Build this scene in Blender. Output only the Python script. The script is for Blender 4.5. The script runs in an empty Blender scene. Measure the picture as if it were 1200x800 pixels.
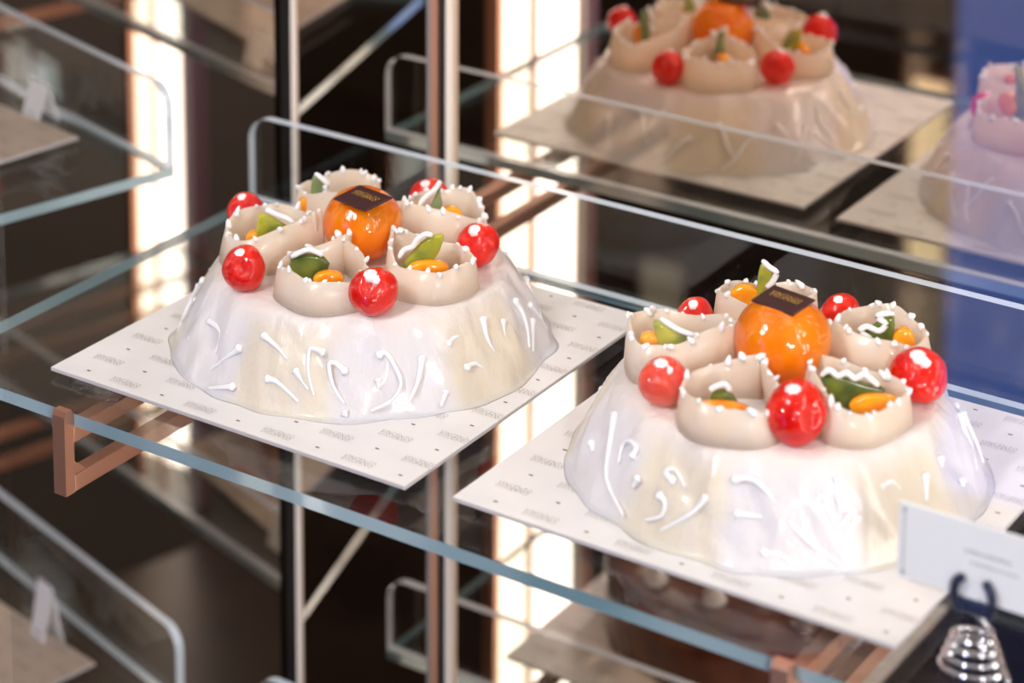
import bpy, bmesh, math, random
from mathutils import Vector, Matrix
random.seed(7)
R = math.radians
SC = bpy.context.scene
COL = SC.collection

WORLD, P_TOP, P_SHOP, LED, DAY = 0.26, 2.0, 5.2, 3.4, 3.0   # light levels

# ------------------------------------------------------------------ camera, world, lights, exposure
CAM = Vector((1.2284, -1.2647, 0.8356)); YAW, PIT, ROL = -0.5792, 0.1842, 0.0063
fw = Vector((math.sin(YAW)*math.cos(PIT), math.cos(YAW)*math.cos(PIT), -math.sin(PIT)))
rt = fw.cross(Vector((0, 0, 1))).normalized(); up = rt.cross(fw)
r2 = rt*math.cos(ROL) + up*math.sin(ROL); u2 = -rt*math.sin(ROL) + up*math.cos(ROL)
cd = bpy.data.cameras.new('camera'); cam = bpy.data.objects.new('camera', cd); COL.objects.link(cam)
M = Matrix((r2, u2, -fw)).transposed().to_4x4(); M.translation = CAM; cam.matrix_world = M
cd.sensor_width = 36; cd.lens = 2956.7/1200*36; cd.shift_y = -760.9/1200
cd.clip_start = 0.05; cd.clip_end = 60
cd.dof.use_dof = True; cd.dof.focus_distance = 1.80; cd.dof.aperture_fstop = 4.0
SC.camera = cam
SC.view_settings.view_transform = 'Standard'; SC.view_settings.look = 'None'
SC.view_settings.gamma = 1; SC.view_settings.use_curve_mapping = False
SC.view_settings.exposure = 0.10
SC.cycles.max_bounces = 14; SC.cycles.transparent_max_bounces = 24; SC.cycles.glossy_bounces = 8
SC.cycles.caustics_reflective = True; SC.cycles.blur_glossy = 0.6; SC.cycles.caustics_refractive = False
SC.cycles.sample_clamp_indirect = 6
w = bpy.data.worlds.new('shop_ambience'); SC.world = w; w.use_nodes = True
bg = w.node_tree.nodes['Background']; bg.inputs['Color'].default_value = (1.0, 0.86, 0.76, 1); bg.inputs['Strength'].default_value = WORLD
def area(name, loc, size, size_y, power, color, rot=(0, 0, 0)):
    l = bpy.data.lights.new(name, 'AREA'); l.shape = 'RECTANGLE'; l.size = size; l.size_y = size_y
    l.energy = power; l.color = color
    o = bpy.data.objects.new(name, l); COL.objects.link(o); o.location = loc; o.rotation_euler = rot
    return o
# downlight bar under the case canopy, the shop ceiling spot in front of the case, and an added fill
area('canopy_downlight', (0.42, 0.10, 1.00), 1.3, 0.34, P_TOP, (1.0, 0.955, 0.90))
def spot_bar(name, loc, aim, size, size_y, power, color, spread):
    o = area(name, loc, size, size_y, power, color); o.data.spread = R(spread)
    o.rotation_euler = (Vector(aim)-Vector(loc)).to_track_quat('-Z', 'Y').to_euler()
spot_bar('front_key_fill_light', (0.12, -1.25, 1.45), (.33, .15, 0), .14, .70, P_SHOP, (1.0, 0.95, 0.92), 80)
spot_bar('front_key_fill_light', (1.90, -1.50, .80), (.45, .15, .03), .12, .70, P_SHOP*.8, (1.0, 0.95, 0.92), 75)  # added frontal fill, no known lamp: brightens the price card and candied loops

# ------------------------------------------------------------------ materials
def mat(name, color=(.8, .8, .8), rough=.5, metal=0, spec=.5, sss=0, sssr=(.01, .006, .004), trans=0, ior=1.45, coat=0, emis=None, estr=0):
    m = bpy.data.materials.new(name); m.use_nodes = True
    b = m.node_tree.nodes['Principled BSDF']; I = b.inputs
    I['Base Color'].default_value = (*color, 1); I['Roughness'].default_value = rough; I['Metallic'].default_value = metal
    I['Specular IOR Level'].default_value = spec; I['IOR'].default_value = ior
    I['Subsurface Weight'].default_value = sss; I['Subsurface Radius'].default_value = (1, .6, .4); I['Subsurface Scale'].default_value = max(sssr)
    if sss: I['Subsurface Radius'].default_value = tuple(v/max(sssr) for v in sssr)
    I['Transmission Weight'].default_value = trans; I['Coat Weight'].default_value = coat; I['Coat Roughness'].default_value = .03
    if emis: I['Emission Color'].default_value = (*emis, 1); I['Emission Strength'].default_value = estr
    return m
def nodes(m): return m.node_tree.nodes, m.node_tree.links, m.node_tree.nodes['Principled BSDF']
def noise_color(m, c1, c2, scale=20, detail=4, lo=.35, hi=.65, coord='Object'):
    N, L, b = nodes(m)
    tc = N.new('ShaderNodeTexCoord'); n = N.new('ShaderNodeTexNoise'); n.inputs['Scale'].default_value = scale; n.inputs['Detail'].default_value = detail
    r = N.new('ShaderNodeValToRGB'); r.color_ramp.elements[0].position = lo; r.color_ramp.elements[1].position = hi
    r.color_ramp.elements[0].color = (*c1, 1); r.color_ramp.elements[1].color = (*c2, 1)
    L.new(tc.outputs[coord], n.inputs['Vector']); L.new(n.outputs['Fac'], r.inputs['Fac']); L.new(r.outputs['Color'], b.inputs['Base Color'])
    return m
def bump(m, scale=80, strength=.2, dist=.002, detail=3):
    N, L, b = nodes(m)
    tc = N.new('ShaderNodeTexCoord'); n = N.new('ShaderNodeTexNoise'); n.inputs['Scale'].default_value = scale; n.inputs['Detail'].default_value = detail
    bp = N.new('ShaderNodeBump'); bp.inputs['Strength'].default_value = strength; bp.inputs['Distance'].default_value = dist
    L.new(tc.outputs['Object'], n.inputs['Vector']); L.new(n.outputs['Fac'], bp.inputs['Height']); L.new(bp.outputs['Normal'], b.inputs['Normal'])
    return m
def clear_glass(name, tint=(.95, .98, .97), f0=.04, rough=0.0, dust=0.0):
    # flat sheet glass: Fresnel reflection over straight transmission
    m = bpy.data.materials.new(name); m.use_nodes = True; N = m.node_tree.nodes; L = m.node_tree.links; N.clear()
    out = N.new('ShaderNodeOutputMaterial'); mix = N.new('ShaderNodeMixShader'); t = N.new('ShaderNodeBsdfTransparent'); g = N.new('ShaderNodeBsdfGlossy')
    t.inputs['Color'].default_value = (*tint, 1); g.inputs['Roughness'].default_value = rough
    geo = N.new('ShaderNodeNewGeometry'); dot = N.new('ShaderNodeVectorMath'); dot.operation = 'DOT_PRODUCT'
    L.new(geo.outputs['Incoming'], dot.inputs[0]); L.new(geo.outputs['Normal'], dot.inputs[1])
    def mth(op, a, b=None):
        n = N.new('ShaderNodeMath'); n.operation = op
        for i, v in enumerate((a, b)):
            if v is None: continue
            if isinstance(v, (int, float)): n.inputs[i].default_value = v
            else: L.new(v, n.inputs[i])
        return n.outputs[0]
    c = mth('ABSOLUTE', dot.outputs['Value']); f = mth('POWER', mth('SUBTRACT', 1.0, c), 5.0)
    f = mth('ADD', mth('MULTIPLY', f, 1-f0), f0)
    L.new(f, mix.inputs['Fac']); L.new(t.outputs[0], mix.inputs[1]); L.new(g.outputs[0], mix.inputs[2])
    if dust:
        d = N.new('ShaderNodeBsdfDiffuse'); d.inputs['Color'].default_value = (.8, .8, .8, 1)
        tc = N.new('ShaderNodeTexCoord'); n = N.new('ShaderNodeTexNoise'); n.inputs['Scale'].default_value = 260; n.inputs['Detail'].default_value = 6
        L.new(tc.outputs['Object'], n.inputs['Vector'])
        rr = N.new('ShaderNodeValToRGB'); rr.color_ramp.elements[0].position = .70; rr.color_ramp.elements[1].position = .80
        rr.color_ramp.elements[1].color = (dust, dust, dust, 1)
        L.new(n.outputs['Fac'], rr.inputs['Fac'])
        m2 = N.new('ShaderNodeMixShader'); L.new(rr.outputs['Color'], m2.inputs['Fac']); L.new(mix.outputs[0], m2.inputs[1]); L.new(d.outputs[0], m2.inputs[2])
        L.new(m2.outputs[0], out.inputs['Surface'])
    else:
        L.new(mix.outputs[0], out.inputs['Surface'])
    return m
MT = {}
MT['glass'] = clear_glass('shelf_glass', (.95, .975, .97), .045, dust=.35)
MT['pane'] = clear_glass('front_glass', (.985, .99, .99), .04)
MT['edge'] = noise_color(mat('glass_cut_edge', (.25, .42, .48), .10, spec=.9, trans=.15), (.20, .34, .40), (.46, .60, .66), 5, 2, .38, .68)
MT['rail_edge'] = mat('polished_glass_edge', (.62, .70, .80), .10, spec=.9)
MT['acrylic'] = clear_glass('clear_acrylic', (.93, .92, .94), .06, .05)
MT['mirror'] = mat('bronze_mirror', (.78, .645, .545), .015, metal=1)
MT['copper'] = bump(mat('brushed_copper', (.56, .28, .19), .36, metal=.65), 300, .08, .0005)
MT['copper_dark'] = mat('dark_copper', (.20, .085, .055), .35, metal=.8)
MT['steel'] = mat('bright_metal', (.90, .79, .70), .40, metal=.05)
MT['greymetal'] = mat('grey_metal', (.30, .27, .26), .4, metal=.4)
MT['black'] = mat('black_trim', (.008, .006, .005), .4)
MT['chrome'] = mat('chrome', (.80, .80, .84), .12, metal=1)
MT['clip'] = mat('gunmetal', (.045, .05, .085), .3, metal=.6)
MT['led'] = mat('led_diffuser', (.9, .9, .9), .5, emis=(1.0, .93, .82), estr=LED)
MT['ledw'] = mat('led_diffuser_cool', (.9, .9, .9), .5, emis=(1.0, .97, .94), estr=LED*1.2)
MT['ledk'] = mat('led_diffuser_strong', (.9, .9, .9), .5, emis=(1.0, .96, .92), estr=14)
MT['bollard'] = mat('warm_diffuser', (.8, .7, .5), .5, emis=(1.0, .80, .52), estr=1.3)
MT['wood'] = noise_color(mat('dark_walnut', (.03, .015, .01), .35), (.020, .010, .006), (.050, .026, .015), 9)
MT['floor'] = noise_color(mat('brown_stone', (.05, .03, .02), .25), (.030, .018, .012), (.060, .038, .026), 5)
MT['wall'] = noise_color(mat('brown_plaster', (.06, .04, .03), .7), (.06, .038, .027), (.085, .056, .04), 3)
MT['board'] = noise_color(mat('white_card', (.77, .75, .76), .38), (.75, .73, .745), (.79, .775, .78), 30)
MT['board_dim'] = noise_color(mat('dimmed_card', (.6, .5, .42), .5), (.56, .46, .38), (.62, .51, .43), 30)  # board colour with the dim warm light of the angled bay mixed in
MT['boardedge'] = mat('grey_card_edge', (.55, .52, .54), .6)
MT['print'] = mat('brown_print', (.14, .08, .045), .5)
MT['gold'] = mat('gold_print', (1.0, .58, .08), .45, metal=.1)
MT['plaque'] = mat('chocolate_plaque', (.055, .020, .022), .30)
MT['icing'] = bump(mat('royal_icing', (.90, .89, .92), .35, sss=.3, sssr=(.004, .003, .003)), 400, .15, .0006)
def candied(name, dark, light, trans_col, scale, bsc, bst, bd):
    m = mat(name, light, .40, spec=.15, sss=.0, sssr=(.008, .002, .001), coat=1.0)
    noise_color(m, dark, light, scale, 3); N, L, b = nodes(m)
    b.inputs['Coat Roughness'].default_value = .03; b.inputs['Coat IOR'].default_value = 1.62
    tc = N.new('ShaderNodeTexCoord'); n = N.new('ShaderNodeTexNoise'); n.inputs['Scale'].default_value = bsc; n.inputs['Detail'].default_value = 2.5
    bp = N.new('ShaderNodeBump'); bp.inputs['Strength'].default_value = bst; bp.inputs['Distance'].default_value = bd
    L.new(tc.outputs['Object'], n.inputs['Vector']); L.new(n.outputs['Fac'], bp.inputs['Height'])
    L.new(bp.outputs['Normal'], b.inputs['Coat Normal'])
    out = [q for q in N if q.type == 'OUTPUT_MATERIAL'][0]
    tr = N.new('ShaderNodeBsdfTranslucent'); tr.inputs['Color'].default_value = (*trans_col, 1)
    mx = N.new('ShaderNodeMixShader'); mx.inputs['Fac'].default_value = .25
    L.new(b.outputs[0], mx.inputs[1]); L.new(tr.outputs[0], mx.inputs[2]); L.new(mx.outputs[0], out.inputs['Surface'])
    return m
# object space of the fruit is its radius, so noise scales are per radius (bump depth in metres)
MT['cherry'] = candied('candied_cherry', (.70, .002, .001), (1.0, .022, .004), (1.0, .06, .02), 1.0, 2.0, .9, .0035)
MT['orange'] = candied('candied_orange', (1.0, .22, .000), (1.0, .30, .001), (1.0, .40, .01), 1.6, 2.6, .8, .0035)
MT['peel'] = noise_color(mat('orange_slice', (.95, .36, .02), .2, sss=.3, sssr=(.01, .005, .002), coat=.5), (.95, .27, .004), (1.0, .42, .012), 90)
def strip_material():
    m = mat('pumpkin_strip', (.86, .68, .52), .28, spec=.5, sss=.2, sssr=(.02, .012, .008), trans=.0, coat=.25)
    noise_color(m, (.96, .79, .64), (.97, .87, .77), 35)
    N, L, b = nodes(m); out = [n for n in N if n.type == 'OUTPUT_MATERIAL'][0]
    tr = N.new('ShaderNodeBsdfTranslucent'); tr.inputs['Color'].default_value = (1.0, .90, .76, 1)
    tp = N.new('ShaderNodeBsdfTransparent'); tp.inputs['Color'].default_value = (1.0, .88, .74, 1)
    mx = N.new('ShaderNodeMixShader'); mx.inputs['Fac'].default_value = .30
    mx2 = N.new('ShaderNodeMixShader'); mx2.inputs['Fac'].default_value = .12
    L.new(b.outputs[0], mx.inputs[1]); L.new(tr.outputs[0], mx.inputs[2])
    L.new(mx.outputs[0], mx2.inputs[1]); L.new(tp.outputs[0], mx2.inputs[2]); L.new(mx2.outputs[0], out.inputs['Surface'])
    return m
MT['strip'] = strip_material()
MT['green_dark'] = noise_color(mat('candied_citron_dark', (.08, .13, .02), .2, sss=.2, sssr=(.006, .005, .002), coat=.5), (.055, .090, .018), (.16, .20, .030), 70)
MT['green_grey'] = noise_color(mat('candied_citron_grey', (.2, .27, .12), .25, sss=.2, sssr=(.006, .005, .002), coat=.4), (.15, .22, .085), (.26, .32, .15), 60)
MT['green_lime'] = noise_color(mat('candied_citron_lime', (.4, .38, .03), .2, sss=.3, sssr=(.008, .006, .002), coat=.5), (.20, .27, .04), (.50, .46, .035), 60)
MT['choc'] = bump(noise_color(mat('chocolate_glaze', (.06, .02, .008), .22, coat=.4), (.10, .026, .010), (.17, .048, .016), 25), 30, .3, .003)
MT['caramel'] = noise_color(mat('caramel_glaze', (.40, .12, .02), .2, coat=.5), (.28, .07, .012), (.50, .17, .03), 25)
MT['card'] = mat('price_card', (.95, .95, .96), .45)
MT['ink'] = mat('grey_ink', (.45, .45, .50), .6)
MT['daylight'] = mat('daylight_glass', (.2, .3, .6), .2, emis=(.15, .30, 1.0), estr=DAY)
MT['frame'] = mat('window_frame', (.10, .08, .07), .5)
MT['cream'] = mat('cream_paint', (.80, .66, .48), .5)
def glaze_material(name, bands, shift):
    # translucent sugar glaze: pale green-cream and white panels show through around the side
    m = mat(name, (.86, .84, .84), .36, spec=.4, sss=.40, sssr=(.012, .010, .007), coat=.5)
    N, L, b = nodes(m)
    tc = N.new('ShaderNodeTexCoord'); sx = N.new('ShaderNodeSeparateXYZ'); L.new(tc.outputs['Object'], sx.inputs[0])
    at = N.new('ShaderNodeMath'); at.operation = 'ARCTAN2'; L.new(sx.outputs['Y'], at.inputs[0]); L.new(sx.outputs['X'], at.inputs[1])
    n0 = N.new('ShaderNodeTexNoise'); n0.inputs['Scale'].default_value = 18; L.new(tc.outputs['Object'], n0.inputs['Vector'])
    k = N.new('ShaderNodeMath'); k.operation = 'MULTIPLY_ADD'; k.inputs[1].default_value = bands; k.inputs[2].default_value = shift; L.new(at.outputs[0], k.inputs[0])
    k2 = N.new('ShaderNodeMath'); k2.operation = 'MULTIPLY_ADD'; k2.inputs[1].default_value = 1.1; L.new(n0.outputs['Fac'], k2.inputs[0]); L.new(k.outputs[0], k2.inputs[2])
    s = N.new('ShaderNodeMath'); s.operation = 'SINE'; L.new(k2.outputs[0], s.inputs[0])
    r = N.new('ShaderNodeValToRGB'); e = r.color_ramp.elements; e[0].position = .30; e[1].position = .62
    e[0].color = (.76, .675, .565, 1); e[1].color = (.74, .705, .73, 1)
    mp = N.new('ShaderNodeMath'); mp.operation = 'MULTIPLY_ADD'; mp.inputs[1].default_value = .5; mp.inputs[2].default_value = .5; L.new(s.outputs[0], mp.inputs[0]); L.new(mp.outputs[0], r.inputs['Fac'])
    # the flat top is plain white fondant
    zr = N.new('ShaderNodeMapRange'); zr.inputs['From Min'].default_value = .046; zr.inputs['From Max'].default_value = .060; L.new(sx.outputs['Z'], zr.inputs['Value'])
    mx = N.new('ShaderNodeMixRGB'); mx.inputs['Color2'].default_value = (.78, .715, .70, 1); L.new(zr.outputs[0], mx.inputs['Fac']); L.new(r.outputs['Color'], mx.inputs['Color1'])
    L.new(mx.outputs['Color'], b.inputs['Base Color'])
    n1 = N.new('ShaderNodeTexNoise'); n1.inputs['Scale'].default_value = 30; n1.inputs['Detail'].default_value = 5; L.new(tc.outputs['Object'], n1.inputs['Vector'])
    mapn = N.new('ShaderNodeMapping'); mapn.inputs['Scale'].default_value = (1, 1, .30); b.inputs['Coat Roughness'].default_value = .14; L.new(tc.outputs['Object'], mapn.inputs['Vector']); L.new(mapn.outputs[0], n1.inputs['Vector'])
    bp = N.new('ShaderNodeBump'); bp.inputs['Strength'].default_value = .75; bp.inputs['Distance'].default_value = .009
    L.new(n1.outputs['Fac'], bp.inputs['Height']); L.new(bp.outputs['Normal'], b.inputs['Normal'])
    return m

# ------------------------------------------------------------------ mesh helpers
def new_mesh(bm, name, mats, smooth=False):
    me = bpy.data.meshes.new(name)
    bmesh.ops.recalc_face_normals(bm, faces=bm.faces)
    bm.to_mesh(me); bm.free()
    for m in (mats if isinstance(mats, (list, tuple)) else [mats]): me.materials.append(MT[m] if isinstance(m, str) else m)
    if smooth:
        for p in me.polygons: p.use_smooth = True
    return me
def obj(name, me, parent=None, loc=(0, 0, 0), rot=(0, 0, 0), scale=(1, 1, 1)):
    o = bpy.data.objects.new(name, me); COL.objects.link(o)
    o.parent = parent; o.location = loc; o.rotation_euler = rot; o.scale = scale
    return o
def empty(name, loc=(0, 0, 0), rot=(0, 0, 0)):
    o = bpy.data.objects.new(name, None); o.empty_display_size = .02; COL.objects.link(o); o.location = loc; o.rotation_euler = rot
    return o
def tag(o, label, cat, group=None):
    o['label'] = label; o['category'] = cat
    if group: o['group'] = group
    return o
def struct(o): o['kind'] = 'structure'; return o
def add_box(bm, x0, x1, y0, y1, z0, z1, mi=0, mat_fn=None):
    v = [bm.verts.new((x, y, z)) for x in (x0, x1) for y in (y0, y1) for z in (z0, z1)]
    fs = [(0, 1, 3, 2), (4, 6, 7, 5), (0, 4, 5, 1), (2, 3, 7, 6), (0, 2, 6, 4), (1, 5, 7, 3)]
    out = []
    for f in fs:
        fc = bm.faces.new([v[i] for i in f]); fc.material_index = mi; out.append(fc)
    return out
def box_mesh(name, m, x0, x1, y0, y1, z0, z1, bev=0):
    bm = bmesh.new(); add_box(bm, x0, x1, y0, y1, z0, z1)
    if bev: bmesh.ops.bevel(bm, geom=bm.edges[:], offset=bev, segments=2, affect='EDGES', profile=.5)
    return new_mesh(bm, name, m)
def prism(bm, poly, t0, t1, axis='y', mi=0):
    # polygon (a, b) extruded along an axis; axis 'y': a->x, b->z ; 'x': a->y, b->z ; 'z': a->x, b->y
    def P(a, b, t): return {'y': (a, t, b), 'x': (t, a, b), 'z': (a, b, t)}[axis]
    A = [bm.verts.new(P(a, b, t0)) for a, b in poly]; B = [bm.verts.new(P(a, b, t1)) for a, b in poly]
    fs = [bm.faces.new(A), bm.faces.new(B[::-1])]; n = len(poly); side = []
    for i in range(n): side.append(bm.faces.new((A[i], B[i], B[(i+1) % n], A[(i+1) % n])))
    for f in fs + side: f.material_index = mi
    return fs, side
def tube(bm, pts, rads, seg=8, squash=None):
    pts = [Vector(p) for p in pts]; rings = []
    up0 = Vector((0, 0, 1))
    for i, p in enumerate(pts):
        d = (pts[min(i+1, len(pts)-1)] - pts[max(i-1, 0)]); d = d.normalized() if d.length > 1e-9 else Vector((1, 0, 0))
        a = d.cross(up0)
        if a.length < .05: a = d.cross(Vector((1, 0, 0)))
        a.normalize(); b = d.cross(a)
        rings.append([bm.verts.new(p + (a*math.cos(2*math.pi*k/seg) + b*math.sin(2*math.pi*k/seg))*rads[i]) for k in range(seg)])
    for A, B in zip(rings, rings[1:]):
        for k in range(seg): bm.faces.new((A[k], A[(k+1) % seg], B[(k+1) % seg], B[k]))
    for rg, p, s in ((rings[0], pts[0], 1), (rings[-1], pts[-1], -1)):
        c = bm.verts.new(p + (pts[0]-pts[1] if s == 1 else pts[-1]-pts[-2]).normalized()*rads[0 if s == 1 else -1]*.7)
        for k in range(seg): bm.faces.new((rg[k], rg[(k+1) % seg], c))
def smooth_path(pts, n=6):
    pts = [Vector(p) for p in pts]; out = []
    for i in range(len(pts)-1):
        p0 = pts[max(i-1, 0)]; p1 = pts[i]; p2 = pts[i+1]; p3 = pts[min(i+2, len(pts)-1)]
        for k in range(n):
            t = k/n
            out.append(.5*((2*p1) + (p2-p0)*t + (2*p0-5*p1+4*p2-p3)*t*t + (3*p1-p0-3*p2+p3)*t**3))
    out.append(pts[-1]); return out
def lathe(bm, prof, seg=96, fn=None, cap=True):
    rings = []
    for j, (r, z) in enumerate(prof):
        ring = []
        for k in range(seg):
            a = 2*math.pi*k/seg; rr, zz = fn(a, r, z, j) if fn else (r, z)
            ring.append(bm.verts.new((rr*math.cos(a), rr*math.sin(a), zz)))
        rings.append(ring)
    for A, B in zip(rings, rings[1:]):
        for k in range(seg): bm.faces.new((A[k], A[(k+1) % seg], B[(k+1) % seg], B[k]))
    if cap:
        for ring in (rings[0], rings[-1]):
            c = bm.verts.new((0, 0, sum(v.co.z for v in ring)/seg))
            for k in range(seg): bm.faces.new((ring[k], ring[(k+1) % seg], c))
def text_mesh(body, size, spacing=.9):
    cu = bpy.data.curves.new('lettering', 'FONT'); cu.body = body; cu.size = size; cu.align_x = 'CENTER'; cu.align_y = 'CENTER'
    cu.space_line = spacing; cu.resolution_u = 2; cu.offset = -.022; cu.space_character = 1.15
    o = bpy.data.objects.new('lettering', cu); COL.objects.link(o)
    me = bpy.data.meshes.new_from_object(o.evaluated_get(bpy.context.evaluated_depsgraph_get()))
    bpy.data.objects.remove(o); bpy.data.curves.remove(cu)
    return me
LETTER = text_mesh('VINCENZO\nDISUERNO', 1.0, .62)
_w = max(v.co.x for v in LETTER.vertices) - min(v.co.x for v in LETTER.vertices)

# ------------------------------------------------------------------ the setting
FLOOR_Z = -1.30
struct(obj('floor', box_mesh('floor', 'floor', -5, 5, -4.2, 1.2, FLOOR_Z-.05, FLOOR_Z)))
struct(obj('wall_back', box_mesh('wall_back', 'wall', -5, 5, 1.2, 1.3, FLOOR_Z, 2.3)))
# ------------------------------------------------------------------ the shop wall behind the viewer with its glazed door
bm = bmesh.new(); add_box(bm, -5, -.36, -2.72, -2.62, FLOOR_Z, 2.3); add_box(bm, .20, 5, -2.72, -2.62, FLOOR_Z, 2.3); add_box(bm, -.36, .20, -2.72, -2.62, 1.1, 2.3)
struct(obj('wall_front', new_mesh(bm, 'wall_front', 'wall')))
d1 = struct(empty('door_1', (-.08, -2.66, FLOOR_Z)))
obj('glass_pane', box_mesh('glass_pane', 'daylight', -.25, .25, -.006, .006, .03, 2.37), d1)
for x in (-.265, .265): obj('door_frame', box_mesh('door_frame', 'frame', x-.015, x+.015, -.03, .03, 0, 2.4), d1)
obj('top_frame', box_mesh('top_frame', 'frame', -.25, .25, -.03, .03, 2.37, 2.4), d1)

# ------------------------------------------------------------------ display case: two bays at an angle
YR, YM, YF, XL = .3571, .4531, -.0352, -.0961      # back guard, mirror, shelf front, shelf end of the main bay
TH = .0095                                          # shelf glass thickness
B2O = Vector((-.199, .369, 0)); B2A = math.atan2(-.284, .959)   # second bay: local +x runs back along its guard to its right end
def glass_shelf(name, x0, x1, y0, y1, guard_left, guard_right):
    root = empty(name)
    bm = bmesh.new(); fs = add_box(bm, x0, x1, y0, y1, -TH, 0)
    for f in fs:
        n = f.normal if f.normal.length else None
        f.normal_update(); f.material_index = 0 if abs(f.normal.z) > .9 else 1
    obj('shelf_plate', new_mesh(bm, 'shelf_plate', ['glass', 'edge']), root)
    h, r, t = .0753, .021, .0088
    poly = [(x0, 0)]
    if guard_left: poly += [(x0 + r - r*math.cos(a), h - r + r*math.sin(a)) for a in [i*math.pi/2/8 for i in range(9)]]
    else: poly += [(x0, h)]
    if guard_right: poly += [(x1 - r + r*math.sin(a), h - r + r*math.cos(a)) for a in [i*math.pi/2/8 for i in range(9)]]
    else: poly += [(x1, h)]
    poly += [(x1, 0)]
    bm = bmesh.new(); caps, side = prism(bm, poly, y1-t, y1)
    for f in side: f.material_index = 1
    obj('back_guard', new_mesh(bm, 'back_guard', ['glass', 'rail_edge']), root, (0, 0, .0003))
    return root
def bracket(name, x0, yf, ym):
    root = empty(name)
    wd = .0115
    bm = bmesh.new()
    # front upright with rounded head, closed by the two arms and the back plate
    poly = [(yf-.010, -.060), (yf-.0005, -.060), (yf-.0005, .0005), (yf-.0025, .0040), (yf-.0080, .0040), (yf-.010, .0005)]
    prism(bm, poly, 0, wd, 'x')
    obj('front_upright', new_mesh(bm, 'front_upright', 'copper'), root, (x0, 0, 0))
    obj('top_arm', box_mesh('top_arm', 'copper', 0, wd, yf-.0005, ym, -TH-.013, -TH-.0005, .0008), root, (x0, 0, 0))
    obj('lower_arm', box_mesh('lower_arm', 'copper', 0, wd, yf-.0005, ym, -.060, -.047, .0008), root, (x0, 0, 0))
    bm = bmesh.new(); prism(bm, [(yf-.0005, -.047), (yf+.012, -.047), (yf-.0005, -.036)], .001, wd-.001, 'x')
    obj('corner_fillet', new_mesh(bm, 'corner_fillet', 'copper'), root, (x0, 0, 0))
    return root
def place2(o, z=0):
    o.location = (B2O.x, B2O.y, z); o.rotation_euler = (0, 0, B2A)
    return o
tag(glass_shelf('glass_shelf', XL, 1.25, YF, YR, True, False), 'clear glass shelf with rounded back guard carrying the two white decorated cakes', 'shelf')
lo = glass_shelf('glass_shelf', XL, 1.25, YF, YR, True, False); lo.location.z = -.53
tag(lo, 'lower clear glass shelf carrying the dark chocolate cake', 'shelf')
s2 = place2(glass_shelf('glass_shelf', -.93, 0, -.39, 0, False, True)); tag(s2, 'clear glass shelf of the angled neighbouring bay, holding an empty board coloured as dimly lit', 'shelf')
s3 = place2(glass_shelf('glass_shelf', -.93, 0, -.39, 0, False, True), -.53); tag(s3, 'lower glass shelf of the angled bay holding a caramel cake', 'shelf')
for z, t in ((0, 'copper shelf bracket under the'), (-.53, 'copper bracket of the lower shelf under the')):
    for x, e in ((.044, 'cake with no price card'), (.617, 'cake behind the price card')):
        b = bracket('shelf_bracket', x, YF, YM-.012); b.location.z = z
        tag(b, f"{t} {e if z == 0 else ('chocolate cake' if x < .3 else 'empty glass end')}", 'bracket', 'copper shelf brackets')
for z, t in ((0, 'upper'), (-.53, 'lower')):
    for x in (-.62, -.86):
        b = place2(bracket('shelf_bracket', x, -.39, .084), z)
        tag(b, f"copper bracket under the {t} shelf of the angled bay, {'below its board' if x > -.7 else 'at its far end'}", 'bracket', 'brackets of the angled bay')
for x, e in ((.0335, 'beside the rounded guard end'), (.6060, 'behind the cake with the price card')):
    st = empty('shelf_standard', (x, YM, 0))
    for nm, m_, xa, xb, d in (('grey_strip', 'greymetal', -.0129, -.0067, .003), ('copper_strip', 'copper', -.0067, .0005, .006), ('channel', 'black', .0005, .0085, .003), ('bright_strip', 'steel', .0085, .0150, .005)):
        obj(nm, box_mesh(nm, m_, xa, xb, -d, -.0005, -1.0, .75), st)
    tag(st, f'dark copper upright standard on the bronze mirror {e}', 'upright')
mi = empty('mirror_panel', (0, YM, 0))
obj('mirror_sheet', box_mesh('mirror_sheet', 'mirror', -.1245, 1.24, 0, .006, -1.0, .75), mi)
obj('edge_trim', box_mesh('edge_trim', 'steel', -.1300, -.1250, -.002, .006, -1.0, .75), mi)
tag(mi, 'bronze tinted mirror panel behind the two white cakes, with a pale edge trim', 'mirror')
m2 = place2(empty('mirror_panel')); obj('mirror_sheet', box_mesh('mirror_sheet', 'mirror', -1.0, .020, .096, .102, -1.0, .75), m2)
tag(m2, 'bronze tinted mirror panel of the angled neighbouring bay', 'mirror')
cp = obj('dark_gap_panel', box_mesh('dark_gap_panel', 'black', -.1440, -.1315, .4535, .475, -1.0, .75)); tag(cp, 'black panel standing in for the dark gap between the two mirror panels', 'gap panel')  # black strip put in for the dark gap where the mirrors meet
bs = obj('base_deck', box_mesh('base_deck', 'wood', -.10, 1.3, YF-.06, YM+.02, FLOOR_Z, -1.002)); tag(bs, 'dark walnut base of the display case under the lower shelf', 'case base')
b2 = place2(obj('base_deck', box_mesh('base_deck', 'wood', -.95, -.002, -.45, .11, FLOOR_Z, -1.002))); tag(b2, 'dark walnut base of the angled bay', 'case base')
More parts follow.
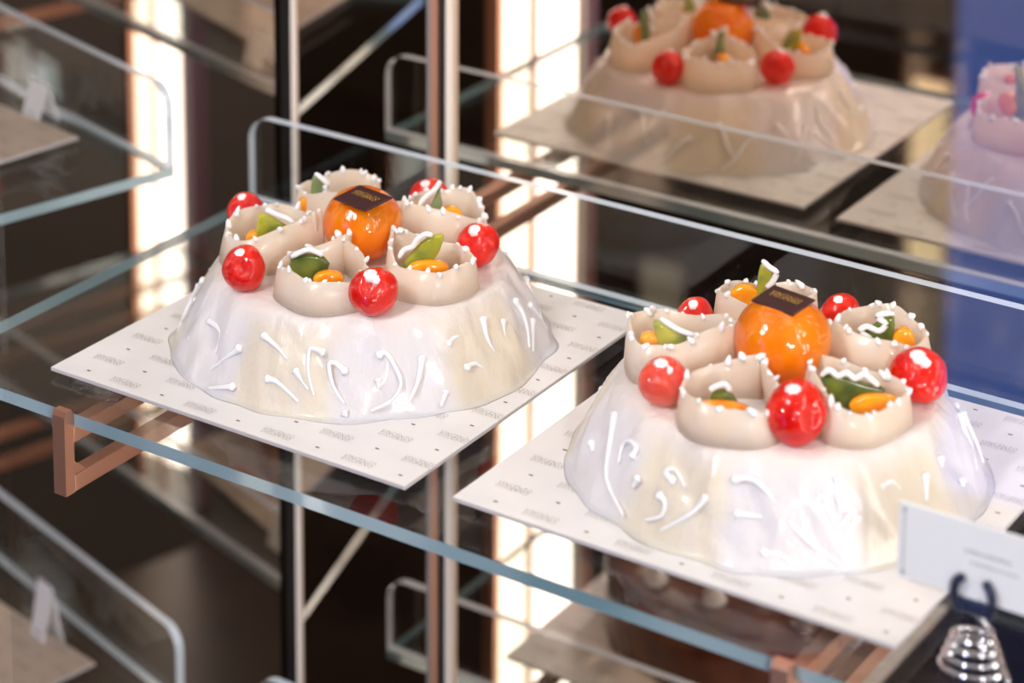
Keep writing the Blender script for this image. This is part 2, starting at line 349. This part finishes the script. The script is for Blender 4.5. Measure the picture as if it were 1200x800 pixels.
def led_post(loc, rz, label, m1='led', m2='ledw'):
    r = empty('light_post', loc, (0, 0, rz))
    obj('housing', box_mesh('housing', 'copper', -.058, .053, -.035, -.004, -1.0-loc[2], 1.0), r)
    obj('side_trim', box_mesh('side_trim', 'copper', -.060, -.0445, -.0035, .016, -1.0, 1.0), r)
    obj('light_diffuser', box_mesh('light_diffuser', m1, -.044, -.0085, -.0035, .006, -.94, 1.0), r)
    obj('divider', box_mesh('divider', 'copper', -.0082, -.0022, -.0035, .012, -1.0, 1.0), r)
    obj('light_diffuser', box_mesh('light_diffuser', m2, -.0019, .047, -.0035, .006, -.94, 1.0), r)
    obj('side_trim', box_mesh('side_trim', 'steel', .0475, .053, -.0035, .010, -1.0, 1.0), r)
    tag(r, label, 'light'); return r
led_post((-.2060, -.086, 0), R(-8), 'tall copper post with two glowing strips between the two bays')
q = B2O + Matrix.Rotation(B2A, 3, 'Z') @ Vector((-1.09, -.48, 0))
led_post((q.x, q.y, 0), B2A - R(12), 'tall copper post with glowing strips at the far end of the angled bay')
led_post((1.30, .09, 0), R(90), 'tall copper post with glowing strips at the price card end of the case', 'ledk', 'ledk')
pn = obj('front_pane', box_mesh('front_pane', 'pane', .05, 1.15, -.098, -.092, -.95, .95)); tag(pn, 'clear front glass of the display case, mirroring blue daylight', 'glass pane')
op = empty('lit_bollard', (-.735, -2.40, FLOOR_Z))
obj('post_body', box_mesh('post_body', 'copper_dark', -.045, .045, -.05, -.004, 0, .43), op)
obj('light_diffuser', box_mesh('light_diffuser', 'bollard', -.036, .036, -.0035, .008, .02, .42), op)
tag(op, 'short glowing cream post across the shop, seen only mirrored beside the blue daylight', 'light')

# piping strokes (angle in degrees, height fraction), candied fruit outlines and cherry places, in metres from each cake's centre
SWIRLS = [[[(-98.0,0.54),(-102.5,0.38),(-110.0,0.11)],[(-90.2,0.73),(-83.9,0.66),(-78.8,0.56)],[(-66.7,0.67),(-69.8,0.7),(-71.8,0.67),(-70.9,0.45),(-68.3,0.25)],[(-59.1,0.5),(-62.6,0.58),(-64.5,0.55),(-62.6,0.35),(-59.1,0.19)],[(-84.5,0.33),(-81.2,0.33),(-77.1,0.26),(-73.2,0.17)],[(-75.4,0.47),(-70.4,0.3)],[(-95.9,0.15),(-105.8,-0.0)],[(-118.9,0.6),(-109.2,0.58),(-108.0,0.37)],[(-58.8,0.09),(-58.2,0.06)],[(-48.4,0.65),(-45.8,0.67),(-43.3,0.54),(-41.7,0.36),(-44.8,0.21),(-51.2,0.11)],[(-33.7,0.59),(-36.6,0.34),(-40.7,0.13)],[(-48.8,0.41),(-48.7,0.34)],[(-28.0,0.2),(-30.1,0.07)],[(-23.7,0.65),(-20.7,0.7),(-17.3,0.68),(-13.8,0.58)],[(-19.2,0.38),(-15.7,0.39),(-12.8,0.31)],[(-5.7,0.77),(-7.5,0.59),(-6.6,0.41)],[(2.9,0.65),(0.2,0.48),(3.0,0.33)],[(16.0,0.72),(16.4,0.5),(11.3,0.24)],[(20.8,0.41),(12.4,0.17)],[(-125.3,0.32),(-120.2,0.1)]],[[(-136.9,0.42),(-134.0,0.39)],[(-133.3,0.81),(-124.4,0.48),(-119.7,0.3),(-109.3,0.13)],[(-114.2,0.64),(-113.9,0.72),(-117.9,0.74),(-120.6,0.67),(-118.6,0.52)],[(-96.0,0.61),(-99.6,0.66),(-96.6,0.71),(-91.8,0.6)],[(-99.5,0.45),(-96.8,0.41),(-96.8,0.29),(-101.4,0.19)],[(-84.5,0.57),(-87.9,0.4),(-95.9,0.16)],[(-108.6,0.5),(-109.4,0.41)],[(-77.3,0.76),(-72.0,0.79),(-66.4,0.69),(-58.1,0.39),(-50.7,0.18),(-43.8,0.01)],[(-75.1,0.48),(-67.7,0.48)],[(-67.1,0.18),(-62.7,0.17),(-59.6,0.1)],[(-50.9,0.67),(-51.9,0.6),(-48.6,0.38),(-43.8,0.17)],[(-45.0,0.81),(-45.3,0.64),(-44.6,0.51)],[(-41.1,0.52),(-45.6,0.41)],[(-31.4,0.68),(-27.0,0.7),(-24.6,0.62)],[(-34.2,0.47),(-34.2,0.43)],[(-13.2,0.64),(-16.3,0.44)],[(2.6,0.39),(1.8,0.35)],[(-3.6,0.69),(-4.4,0.63)]]]
DECOR = [{'ang':-78,'yaw':37.6,'g':[(-0.0266,0.0162),(-0.0247,0.028),(-0.016,0.0304),(-0.0018,0.0287),(0.0049,0.02),(-0.0069,0.0104),(-0.0205,0.0081)],'s':[(-0.024,0.0294),(-0.0178,0.0326),(-0.0116,0.0344),(-0.0055,0.0322),(-0.0018,0.0302)],'o':(0.0024,0.0075,0.0115,0.0064)},{'ang':-12,'yaw':35.3,'g':[(-0.0158,0.015),(-0.0083,0.0249),(0.0011,0.0348),(0.0142,0.0399),(0.016,0.036),(0.0117,0.0234),(0.0048,0.0162),(-0.0033,0.0136)],'s':[(-0.017,0.0225),(-0.0133,0.0284),(-0.007,0.031),(-0.0045,0.0356),(0.0017,0.0402),(0.0067,0.0394)],'o':(0.0042,0.0102,0.0155,0.0058)},{'ang':62,'yaw':34.8,'g':[(-0.0176,0.0171),(-0.0078,0.0294),(-0.0007,0.0397),(0.0006,0.0486),(0.0013,0.0294),(0.0007,0.0198),(-0.0143,0.0178)],'s':[(-0.0286,0.0213),(-0.0175,0.0274),(-0.0149,0.0336),(-0.011,0.0383),(-0.0046,0.0438),(-0.0007,0.0499)],'o':(0.0072,0.0211,0.0094,0.0067)},{'ang':140,'yaw':37.2,'g':[(-0.0252,0.0188),(-0.0244,0.0363),(-0.0224,0.0425),(-0.0158,0.0354),(-0.0119,0.029),(-0.0147,0.013),(-0.0252,0.0132)],'s':[(-0.021,0.0437),(-0.0158,0.0394),(-0.0119,0.0345),(-0.0145,0.0311),(-0.0106,0.0261),(-0.0067,0.0239)],'o':(-0.0279,0.0147,0.0075,0.0088)},{'ang':215,'yaw':38.8,'g':[(-0.0147,0.0191),(-0.012,0.0373),(-0.0025,0.0343),(0.0121,0.0236),(0.005,0.0198),(-0.0065,0.0168)],'s':[(-0.0062,0.0405),(0.002,0.0362),(0.0102,0.0325),(0.0152,0.0263)],'o':(-0.0141,0.0164,0.0079,0.0053)},{'ang':-87,'yaw':27.5,'g':[(-0.0203,0.0081),(-0.0183,0.0184),(-0.0095,0.0207),(-0.0027,0.0151),(0.0008,0.0075),(-0.0091,0.0058)],'s':[(-0.0193,0.0214),(-0.0139,0.0246),(-0.0095,0.0255),(-0.0061,0.0215)],'o':(-0.0118,0.002,0.0221,0.0081)},{'ang':-20,'yaw':24.9,'g':[(-0.0218,0.0269),(-0.0124,0.03),(0.0082,0.0244),(0.0237,0.0215),(0.0183,0.0163),(0.0047,0.011),(-0.0062,0.0054),(-0.0119,0.0109)],'s':[(-0.0189,0.0295),(-0.0141,0.0335),(-0.0085,0.0297),(-0.003,0.0325),(0.0026,0.0288),(0.008,0.0322),(0.0136,0.0284),(0.0175,0.0252)],'o':(0.0187,0.0061,0.0199,0.0094)},{'ang':52,'yaw':24.5,'g':[(-0.0192,0.0121),(-0.0057,0.0237),(0.0055,0.0339),(0.0156,0.0402),(0.0166,0.0286),(0.0137,0.0097),(0.0005,0.0087)],'s':[(-0.0169,0.0152),(-0.0125,0.0218),(-0.0066,0.0173),(0.0002,0.0215),(-0.0069,0.0266),(-0.0024,0.0306),(0.0057,0.0281),(0.0101,0.0334),(0.0042,0.0379),(0.0087,0.0407),(0.015,0.0412)],'o':(0.0221,0.0166,0.0091,0.0134)},{'ang':124,'yaw':26.9,'g':[(-0.0107,0.0197),(-0.01,0.0375),(-0.0085,0.0521),(-0.0057,0.0567),(0.0004,0.0488),(0.0049,0.0352),(-0.0018,0.0208)],'s':[(-0.0062,0.0582),(-0.002,0.054),(0.0034,0.0499),(0.0006,0.0428),(-0.0022,0.0382),(0.005,0.0355)],'o':(-0.0174,0.0276,0.0118,0.0105)},{'ang':200,'yaw':28.9,'g':[(-0.0188,0.0192),(-0.0226,0.0346),(-0.0162,0.0342),(-0.0045,0.026),(0.0112,0.0211),(-0.0072,0.0179)],'s':[(-0.0162,0.0377),(-0.0074,0.0319),(-0.0016,0.0291),(0.0071,0.0263),(0.0175,0.0237)],'o':(-0.0235,0.0197,0.0072,0.0054)}]
CHERRIES = [[(-0.0392,-0.0925,0.0163),(0.0645,-0.0741,0.0175),(0.0780,0.0385,0.0165),(-0.1105,-0.0031,0.0144),(-0.0050,0.0930,0.0160)],[(-0.0495,-0.0739,0.0165),(0.0472,-0.0716,0.0205),(0.089,0.025,0.0187),(-0.0828,0.0298,0.0136),(-0.0004,0.0909,0.0142)]]

# ------------------------------------------------------------------ cake boards
HB = .0069
BS = .32
def print_mesh():
    bm = bmesh.new()
    def dotq(x, y):
        v = [bm.verts.new((x+a, y+b, 0)) for a, b in ((-.0016, -.0008), (.0016, -.0008), (.0016, .0008), (-.0016, .0008))]; bm.faces.new(v)
    s = .026/_w
    for i in range(9):
        x = .0276 + .0351*i
        for k in range(-1, 16):
            y = .0110 + .0214*k
            if not (.006 < y < BS-.006): continue
            if (i + k) % 2 == 0: dotq(x, y)
            else:
                base = len(bm.verts); vs = []
                for v in LETTER.vertices:
                    X = x + v.co.x*s; Y = y + v.co.y*s*1.3
                    vs.append(bm.verts.new((min(max(X, .001), BS-.001), min(max(Y, .001), BS-.001), 0)))
                for p in LETTER.polygons:
                    try: bm.faces.new([vs[j] for j in p.vertices])
                    except ValueError: pass
    me = bpy.data.meshes.new('printed_lettering'); bm.to_mesh(me); bm.free(); me.materials.append(MT['print']); return me
PRINT = print_mesh()
bm = bmesh.new(); add_box(bm, 0, BS, 0, BS, HB-.0030, HB)
bmesh.ops.bevel(bm, geom=bm.edges[:], offset=.0004, segments=1, affect='EDGES')
for f in bm.faces:
    f.normal_update()
    f.material_index = 0 if abs(f.normal.z) > .9 else 1
BOARD = new_mesh(bm, 'board_sheet', ['board', 'boardedge'])
BOARD_DIM = BOARD.copy(); BOARD_DIM.materials[0] = MT['board_dim']
TRAY = box_mesh('clear_tray', 'acrylic', .012, BS-.012, .006, BS-.012, .0006, HB-.0033)
bm = bmesh.new(); lathe(bm, [(.0062, .0004), (.0085, .0012), (.0088, .0024), (.0070, .0036), (.0035, .0037)], 20)
FOOT = new_mesh(bm, 'bumper', 'acrylic', True)
def cake_board(loc, rz, label, feet=(), sheet=None):
    r = empty('cake_board', loc, (0, 0, rz))
    obj('board_sheet', sheet or BOARD, r); obj('printed_lettering', PRINT, r, (0, 0, HB+.0001)); obj('clear_tray', TRAY, r)
    for f in feet: obj('clear_bumper', FOOT, r, (f[0], f[1], 0))
    return tag(r, label, 'cake board')
cake_board((0, 0, 0), 0, 'white printed cake board under the cake with no price card', ((.033, -.001), (.062, -.003)))
cake_board((.3536, .0062, 0), -.0007, 'white printed cake board under the cake behind the price card', ((.262, -.003), (.292, -.002)))
cake_board((.012, -.007, -.53), 0, 'white printed cake board under the chocolate cake on the lower shelf')
def on2(x, y, z): return B2O + Matrix.Rotation(B2A, 3, 'Z') @ Vector((x, y, 0)) + Vector((0, 0, z))
cake_board(on2(-.3884, -.3889, 0), B2A+R(6), 'printed cake board coloured as dimly lit, lying empty on the angled bay shelf', (), BOARD_DIM)
cake_board(on2(-.3877, -.3859, -.53), B2A+R(6), 'printed cake board coloured as dimly lit, under the caramel cake in the angled bay', (), BOARD_DIM)

# ------------------------------------------------------------------ cakes
RB, RT, HC = .1395, .108, .062
ZT = HB + HC
def prof_r(t):                                     # side profile: flared foot, straight slope, rounded shoulder
    r = RB + (RT-RB)*t**1.3
    r += .0015*math.exp(-(t/.06)**2)
    return r
def cake(name, loc, label, bands, shift, swirls, seed):
    rnd = random.Random(seed)
    root = empty(name, loc)
    ph = [rnd.uniform(0, 6.28) for _ in range(8)]
    prof = [(RB+.0048, 0), (RB+.0040, .0007), (RB+.0024, .0012)] + [(prof_r(t), HC*t) for t in [.03, .05, .09, .14, .2, .27, .34, .42, .5, .58, .66, .74, .81, .87]]
    prof += [(RT+.0030, HC*.915), (RT+.0008, HC*.955), (RT-.0025, HC*.985), (RT-.008, HC*1.0), (RT-.02, HC*1.004), (RT-.05, HC*1.006), (.02, HC*1.006)]
    def fn(a, r, z, j):
        t = z/HC; k = max(0, 1-t)
        d = .0018*math.sin(3*a+ph[0]) + .0012*math.sin(7*a+ph[1]+2*t) + .0009*math.sin(13*a+ph[2]-3*t) + .0006*math.sin(23*a+ph[3]+5*t)
        if j < 3: d += (.0013*math.sin(9*a+ph[4]) + .0010*math.sin(17*a+ph[5]))*(1-j/3)
        # shallow vertical ridges where the panels meet
        d += .0011*max(0, math.cos(bands*a+ph[6]))**6*(k if t < .95 else 0)
        if 2 < j < 17:
            w_ = math.sin(math.pi*min(1, max(0, t)))
            d += .0016*w_*max(0, math.sin(19*a + ph[7] + 1.3*math.sin(5*a+4*t)))**3
            d += .0012*w_*math.sin(31*a + 9*t + ph[3])*max(0, math.sin(4*a+ph[5]))
            d -= .0022*w_*max(0, math.sin(8*a + 5*t + ph[2]))**8
        return r + d*(1 if t < .97 else .3), max(0, z) if j else 0
    bm = bmesh.new(); lathe(bm, prof, 240, fn)
    MT[name+str(seed)] = glaze_material('sugar_glaze', bands, shift)
    obj('glazed_body', new_mesh(bm, 'glazed_body', name+str(seed), True), root)
    strokes = [list(s) for s in swirls]
    have = [s[0][0] % 360 for s in strokes]
    a = 25
    while a < 225:                                  # the far side carries the same kind of piping
        t = rnd.uniform(.45, .75); L = rnd.uniform(6, 13)*rnd.choice((-1, 1))
        strokes.append([(a, t), (a+L*.3, t-.1), (a+L*.6, t-.28), (a+L, max(.06, t-.42))]); a += rnd.uniform(9, 16)
    for s in strokes:
        pts = []
        for th, t in s:
            t = max(.02, min(.93, t)); r = prof_r(t) + .0004
            pts.append((r*math.cos(R(th)), r*math.sin(R(th)), HC*t))
        if len(pts) == 2: pts = [pts[0], tuple((pts[0][i]+pts[1][i])/2 for i in range(3)), pts[1]]
        sp = smooth_path(pts, 5); n = len(sp)
        length = sum((sp[i+1]-sp[i]).length for i in range(n-1))
        w0 = .0029 if length < .012 else .0026
        rads = [max(.0009, w0*(1-.62*(i/(n-1))**.8)*(1.25 if i < 2 else 1)) for i in range(n)]
        bm = bmesh.new(); tube(bm, sp, rads, 8)
        obj('piped_swirl', new_mesh(bm, 'piped_swirl', 'icing', True), root)
    tag(root, label, 'cake'); return root
C1 = (.158, .172, HB); C2 = (.513, .166, HB)
cake('cassata_cake', C1, 'round white glazed cake with candied fruit on the board without a price card', 5, 4.86, SWIRLS[0], 3)
cake('cassata_cake', C2, 'round white glazed cake with candied fruit standing behind the price card', 5, 6.17, SWIRLS[1], 5)

# toppings ------------------------------------------------------------------
def dot_mesh(h=1.0):
    bm = bmesh.new(); lathe(bm, [(.25, -.8), (.8, -.5), (1.0, 0), (.88, .45), (.6, .8*h), (.25, 1.1*h)], 8); return new_mesh(bm, 'icing_dot', 'icing', True)
DOTR = dot_mesh(.75); DOT = dot_mesh(); DOTP = dot_mesh(1.5)
def petal(loc, ang, label, seed, L=.071, W=.070, rin=.028, H=.0245):
    rnd = random.Random(seed)
    root = empty('pumpkin_strip', loc, (0, 0, R(ang)))
    n = 40; path = []; s1, s2 = rnd.uniform(0, 6.28), rnd.uniform(0, 6.28)
    for i in range(n+1):
        ph = 2*math.pi*(.045 + .91*i/n)
        r = rin + L*(1-math.cos(ph))/2; q = ((1-math.cos(ph))/2)**.55
        wd = W/2*math.sin(ph)*q*1.22
        path.append(Vector((r + .0022*math.sin(2*ph+s1) + .0012*math.sin(5*ph+s2), wd*(1+.10*math.sin(ph+s2)) + .0022*math.sin(3*ph+s1), 0)))
    th = .0036; bm = bmesh.new(); prev = None; tops = []
    f1, f2 = rnd.uniform(0, 6), rnd.uniform(0, 6)
    for i, p in enumerate(path):
        d = (path[min(i+1, n)]-path[max(i-1, 0)]).normalized(); nrm = Vector((d.y, -d.x, 0))
        inn = 1-(1-math.cos(2*math.pi*(.045+.91*i/n)))/2; h = H*(.94 + .34*inn*inn + .07*math.sin(i*.35+f1) + .04*math.sin(i*.8+f2)); lean = nrm*(.0035 + .002*math.sin(i*.3+f2))
        e = .0008
        sec = [p-nrm*th/2, p-nrm*th/2+lean*.5+Vector((0, 0, h*.5)), p-nrm*(th/2-e)+lean+Vector((0, 0, h-e*.3)), p+lean+Vector((0, 0, h)), p+nrm*(th/2-e)+lean+Vector((0, 0, h-e*.3)), p+nrm*th/2+lean*.5+Vector((0, 0, h*.5)), p+nrm*th/2]
        ring = [bm.verts.new(s) for s in sec]; tops.append(p+lean+Vector((0, 0, h)))
        if prev:
            m = len(ring)
            for k in range(m): bm.faces.new((prev[k], prev[(k+1) % m], ring[(k+1) % m], ring[k]))
        else: bm.faces.new(ring)
        prev = ring
    bm.faces.new(prev[::-1])
    obj('candied_ribbon', new_mesh(bm, 'candied_ribbon', 'strip', True), root)
    i = 1
    while i < n:
        s = rnd.uniform(.0015, .0030); e_ = rnd.uniform(.75, 1.5)
        obj('icing_dot', rnd.choice((DOT, DOTP)), root, tops[i] + Vector((rnd.uniform(-.0015, .0015), rnd.uniform(-.0015, .0015), -s*.3+rnd.uniform(-.0015, .0006))), (rnd.uniform(-.9, .9), rnd.uniform(-.9, .9), 0), (s, s, s*e_))
        i += rnd.choice((1, 2, 3, 3))
    return tag(root, label, 'candied strip')
def rounded_slab(poly, depth, m, bev=.0016, bulge=.0):
    # polygon in the local x-z plane, given a body towards +-y with rounded rims
    n = len(poly); P = []
    for i in range(n):                              # soften the outline
        p0, p1, p2 = Vector(poly[i-1]), Vector(poly[i]), Vector(poly[(i+1) % n])
        P += [p1.lerp(p0, .22), p1*.8 + (p0+p2)*.1, p1.lerp(p2, .22)]
    c = sum(P, Vector((0, 0)))/len(P); bm = bmesh.new(); rings = []
    for y, k in ((-depth/2, .84), (-depth/2*.75, .96), (0, 1.0), (depth/2*.75, .96), (depth/2, .84)):
        rings.append([bm.verts.new((c.x+(p.x-c.x)*k, y, c.y+(p.y-c.y)*k)) for p in P])
    m_ = len(P)
    for A, B in zip(rings, rings[1:]):
        for k in range(m_): bm.faces.new((A[k], A[(k+1) % m_], B[(k+1) % m_], B[k]))
    for rg, y in ((rings[0], -depth/2-bulge), (rings[-1], depth/2+bulge)):
        cv = bm.verts.new((c.x, y, c.y))
        for k in range(m_): bm.faces.new((rg[k], rg[(k+1) % m_], cv))
    return new_mesh(bm, 'slab', m, True)
W1 = 'on the cake without price card'; W2 = 'on the cake behind the card'
GREEN = ['green_dark', 'green_lime', 'green_grey', 'green_grey', 'green_lime', 'green_dark', 'green_dark', 'green_dark', 'green_lime', 'green_lime']
GWORD = {'green_dark': 'dark green', 'green_lime': 'yellow-green', 'green_grey': 'grey-green'}
GSHAPE = ['blunt', 'leaf-shaped', 'pointed', 'tall', 'wedge-shaped', 'small', 'broad', 'triangular', 'tall', 'flat']
GICE = ['short icing rim', 'icing edge', 'zigzag icing edge', 'wavy icing line', 'icing strip', 'icing blob', 'zigzag icing line', 'looped icing', 'curling icing line', 'beaded icing line']
for i, D in enumerate(DECOR):
    ci = i//5; cc = C1 if ci == 0 else C2; wh = W1 if ci == 0 else W2; k = i % 5
    petal((cc[0], cc[1], ZT+.0003), D['ang'], f'pale candied pumpkin loop holding the {GSHAPE[i]} {GWORD[GREEN[i]]} citron {wh}', 40+i, W=(.072 if ci == 0 else .076), L=(.077 if ci == 0 else .078), H=(.0245 if k in (0, 1) else .029))
    a = R(D['ang']); A = Vector((cc[0] + .066*math.cos(a), cc[1] + .066*math.sin(a), ZT)); yaw = R(D['yaw'])
    root = empty('candied_citron', A, (0, 0, yaw))
    # the fruit stands on the cake: carry the outline down to the top
    g = list(D['g']); zmin = min(p[1] for p in g)
    bot = [p for p in g if p[1] < zmin + .008]; x0, x1 = min(p[0] for p in bot), max(p[0] for p in bot)
    top = [p for p in g if p[1] >= zmin + .008]
    cx = sum(p[0] for p in g)/len(g)
    lo_ = [p for p in g]
    j = [n for n, p in enumerate(g) if p[1] == zmin][0]
    g2 = g[:j] + [(x0 + (g[j][0]-x0)*.5 if False else max(x0, g[j][0]-.003), .0004), (min(x1, g[j][0]+.003) if x1 > x0 + .004 else x0+.006, .0004)] + g[j+1:]
    if g2[j][0] > g2[j+1][0]: g2[j], g2[j+1] = g2[j+1], g2[j]
    # keep winding consistent: order by angle about the centroid
    gc = (sum(p[0] for p in g2)/len(g2), sum(p[1] for p in g2)/len(g2))
    g2.sort(key=lambda p: math.atan2(p[1]-gc[1], p[0]-gc[0]))
    obj('citron_wedge', rounded_slab(g2, .0065, GREEN[i]), root)
    sp = smooth_path([(p[0], -.0042, p[1]) for p in D['s']], 5); n = len(sp)
    bm = bmesh.new(); tube(bm, sp, [.0021*(1 if .06 < q/n < .93 else .75) for q in range(n)], 8)
    obj('icing_line', new_mesh(bm, 'icing_line', 'icing', True), root)
    tag(root, f'{GSHAPE[i]} {GWORD[GREEN[i]]} candied citron with {GICE[i]} {wh}', 'candied fruit')
    ox, oz, ow, oh = D['o']; oz += .006 if k in (0, 1) else 0
    pts = [(ow*math.cos(t)*1.0, max(oz+oh*math.sin(t), .0004)) for t in [2*math.pi*q/14 for q in range(14)]]
    pts = [(x, z) for x, z in pts]
    ppos = A + Matrix.Rotation(yaw, 3, 'Z') @ Vector((ox, .0015 if k in (2, 3) else -.0085 if k in (0, 1) else .002, 0))
    sl = obj('orange_slice', rounded_slab([(x, max(z, .0004) if z < oz else z) for x, z in pts], .009, 'peel', bulge=.001), None, ppos, (0, 0, yaw))
    tag(sl, f'bright candied orange slice beside the {GSHAPE[i]} {GWORD[GREEN[i]]} citron {wh}', 'candied fruit')

def cherry_mesh(seed):
    rnd = random.Random(seed); bm = bmesh.new(); ph = [rnd.uniform(0, 6.28) for _ in range(4)]
    prof = [(math.sin(math.pi*t), -math.cos(math.pi*t)) for t in [.04+.92*i/22 for i in range(23)]]
    def fn(a, r, z, j):
        k = 1 + .035*math.sin(2*a+ph[0]) + .025*math.sin(3*a+ph[1]+2*z) + .012*math.sin(6*a+ph[2]+4*z)
        return r*k, z*.92 - .22*max(0, 1-(r/.46)**2)*(1 if z > 0 else -.7)
    lathe(bm, prof, 40, fn); return new_mesh(bm, 'cherry_flesh', 'cherry', True)
CH = [cherry_mesh(s) for s in range(4)]
CHB = [(0, 4), (0, 1), (1, 2), (4, 3), (2, 3)]
for ci in (0, 1):
    cc = C1 if ci == 0 else C2; wh = W1 if ci == 0 else W2
    for k, (dx, dy, r) in enumerate(CHERRIES[ci]):
        root = empty('candied_cherry', (cc[0]+dx, cc[1]+dy, ZT))
        tilt = (R(random.uniform(50, 100)), R(random.uniform(-25, 25)), R(random.uniform(0, 70)))
        obj('cherry_flesh', CH[(k+ci) % 4], root, (0, 0, r*.93), tilt, (r, r, r))
        for s, (ax, ay, az) in ((.34, (.02, -.22, 1.66)), (.26, (.30, -.20, 1.56)), (.2, (-.25, -.25, 1.58))):
            obj('icing_dot', DOTR, root, (ax*r, ay*r, az*r), (.2, .1, 0), (s*r, s*r, s*r))
        tag(root, f'red candied cherry between the {GSHAPE[ci*5+CHB[k][0]]} and {GSHAPE[ci*5+CHB[k][1]]} citrons {wh}', 'candied fruit')
def orange_mesh(seed):
    bm = bmesh.new(); prof = [(math.sin(math.pi*t), -math.cos(math.pi*t)) for t in [.03+.94*i/30 for i in range(31)]]
    def fn(a, r, z, j): return r*(1 + .018*math.sin(5*a+seed) + .012*math.sin(3*a+z*3)), z*.95 - .10*max(0, 1-(r/.5)**2)*(1 if z > 0 else 0)
    lathe(bm, prof, 56, fn); return new_mesh(bm, 'orange_flesh', 'orange', True)
for ci, (cc, pos, r, wh) in enumerate(((C1, (.1578, .1715), .0295, W1), (C2, (.5150, .1625), .0325, W2))):
    root = empty('candied_orange', (*pos, ZT)); obj('orange_flesh', orange_mesh(ci), root, (0, 0, r*.94), (0, 0, R(30)), (r, r, r))
    tag(root, f'whole glossy candied orange {wh}', 'candied fruit')
    pw, pd = (.0330, .0290) if ci == 0 else (.0330, .0275)
    px, py = ((.1688, .1578), (.5145, .1632))[ci]
    top = ZT + r*(.94+.95)
    tr = empty('chocolate_plaque', (px, py, ZT+.0535 if ci == 0 else ZT+.0575), (R(3), R(2), R(-6)))
    obj('chocolate_tile', box_mesh('chocolate_tile', 'plaque', -pw/2, pw/2, -pd/2, pd/2, 0, .0016, .0004), tr)
    lm = LETTER.copy(); lm.materials.clear(); lm.materials.append(MT['gold'])
    s = pw*.70/_w; obj('gold_lettering', lm, tr, (0, .003, .0018), (0, 0, 0), (s, s*1.35, s))
    tag(tr, f'small dark chocolate tile with gold lettering topping the orange {wh}', 'plaque')

# ------------------------------------------------------------------ cakes of the other shelves
def round_cake(name, loc, r, h, m, label, cuts=None):
    root = empty(name, loc); bm = bmesh.new()
    lathe(bm, [(r*.97, 0), (r, h*.06), (r, h*.85), (r*.985, h*.95), (r*.94, h), (r*.5, h*1.005), (.01, h*1.005)], 72)
    obj('glazed_body', new_mesh(bm, 'glazed_body', m, True), root)
    for q in range(10):
        a = 2*math.pi*q/10; obj('cream_rosette', DOTP, root, (r*.82*math.cos(a), r*.82*math.sin(a), h+.006), (0, 0, a), (.012, .012, .010))
    tag(root, label, 'cake')
round_cake('chocolate_cake', (.172, .150, -.53+HB), .125, .085, 'choc', 'round dark chocolate cake on the lower shelf')
p_ = on2(-.27, -.205, -.53+HB); round_cake('caramel_cake', p_, .105, .07, 'caramel', 'round caramel glazed cake in the angled bay')

# ------------------------------------------------------------------ price cards
def price_card(loc, rz, label, cw=.115, detail=True):
    root = empty('price_card', loc, (0, 0, rz))
    # coiled wire foot, wire stem, sprung clip, card
    pts = []; turns = 4.2
    for i in range(90):
        t = i/89; a = 2*math.pi*turns*t; rr = .021*(1-.45*t)
        pts.append((rr*math.cos(a), rr*math.sin(a)*.8, .0018+.026*t))
    bm = bmesh.new(); tube(bm, pts, [.0016]*len(pts), 6); obj('coil_foot', new_mesh(bm, 'coil_foot', 'chrome', True), root)
    bm = bmesh.new(); tube(bm, smooth_path([pts[-1], (.006, .002, .032), (.001, .001, .040), (.004, 0, .049)], 5), [.0019]*16, 8); obj('wire_stem', new_mesh(bm, 'wire_stem', 'chrome', True), root)
    obj('clip_bar', box_mesh('clip_bar', 'clip', -.012, .012, -.0035, .0035, .0400, .0475, .001), root)
    for x in (-.0120, .0120):
        bm = bmesh.new(); tube(bm, smooth_path([(x*.7, -.0035, .041), (x, -.0045, .050), (x*.9, -.0045, .058), (x*.6, -.0035, .062)], 4), [.0028]*13, 8)
        obj('clip_jaw', new_mesh(bm, 'clip_jaw', 'clip', True), root)
    x0 = -.050; cb = obj('card_sheet', box_mesh('card_sheet', 'card', x0, x0+cw, -.0009, .0009, .0478, .0955, .0003), root)
    if detail:
        dm = box_mesh('corner_pin', 'ink', -.0012, .0012, -.0003, 0, -.0012, .0012)
        for z in (.0515, .0915): obj('corner_pin', dm, cb, (x0+.004, -.0010, z))
        bm = bmesh.new(); add_box(bm, x0+.0037, x0+.0043, -.0013, -.0010, .0530, .0900)
        obj('border_line', new_mesh(bm, 'border_line', 'ink'), cb)
        rnd = random.Random(4); bm = bmesh.new()
        for z, xa, xb, hh in ((.0765, -.008, .020, .0024), (.0700, -.004, .024, .0018)):
            x = xa
            while x < xb:
                wd = rnd.uniform(.0008, .0016); add_box(bm, x, x+wd, -.0012, -.0009, z, z+hh*rnd.uniform(.6, 1)); x += wd+.0009
        obj('printed_text', new_mesh(bm, 'printed_text', 'ink'), cb)
    return tag(root, label, 'price card')
price_card((.7189, .0145, 0), 0, 'white price card in a dark clip on a coiled wire foot by the second cake')
def tent_card(loc, rz, w_, h_, label):
    root = empty('tent_card', loc, (0, 0, rz)); bm = bmesh.new()
    for s in (-1, 1): prism(bm, [(s*.012, 0), (s*.0108, 0), (s*-.0004, h_), (s*.0004, h_)], -w_/2, w_/2, 'x')
    obj('folded_card', new_mesh(bm, 'folded_card', 'card'), root)
    obj('printed_line', box_mesh('printed_line', 'ink', -w_*.3, w_*.3, -.0098, -.0094, h_*.16, h_*.22), root)
    return tag(root, label, 'price card')
tent_card(on2(-.185, -.030, 0), B2A, .030, .036, 'small white folded card on the angled bay shelf by the empty board')
tent_card(on2(-.176, -.045, -.53), B2A, .026, .062, 'tall white folded card on the lower angled shelf by the caramel cake')
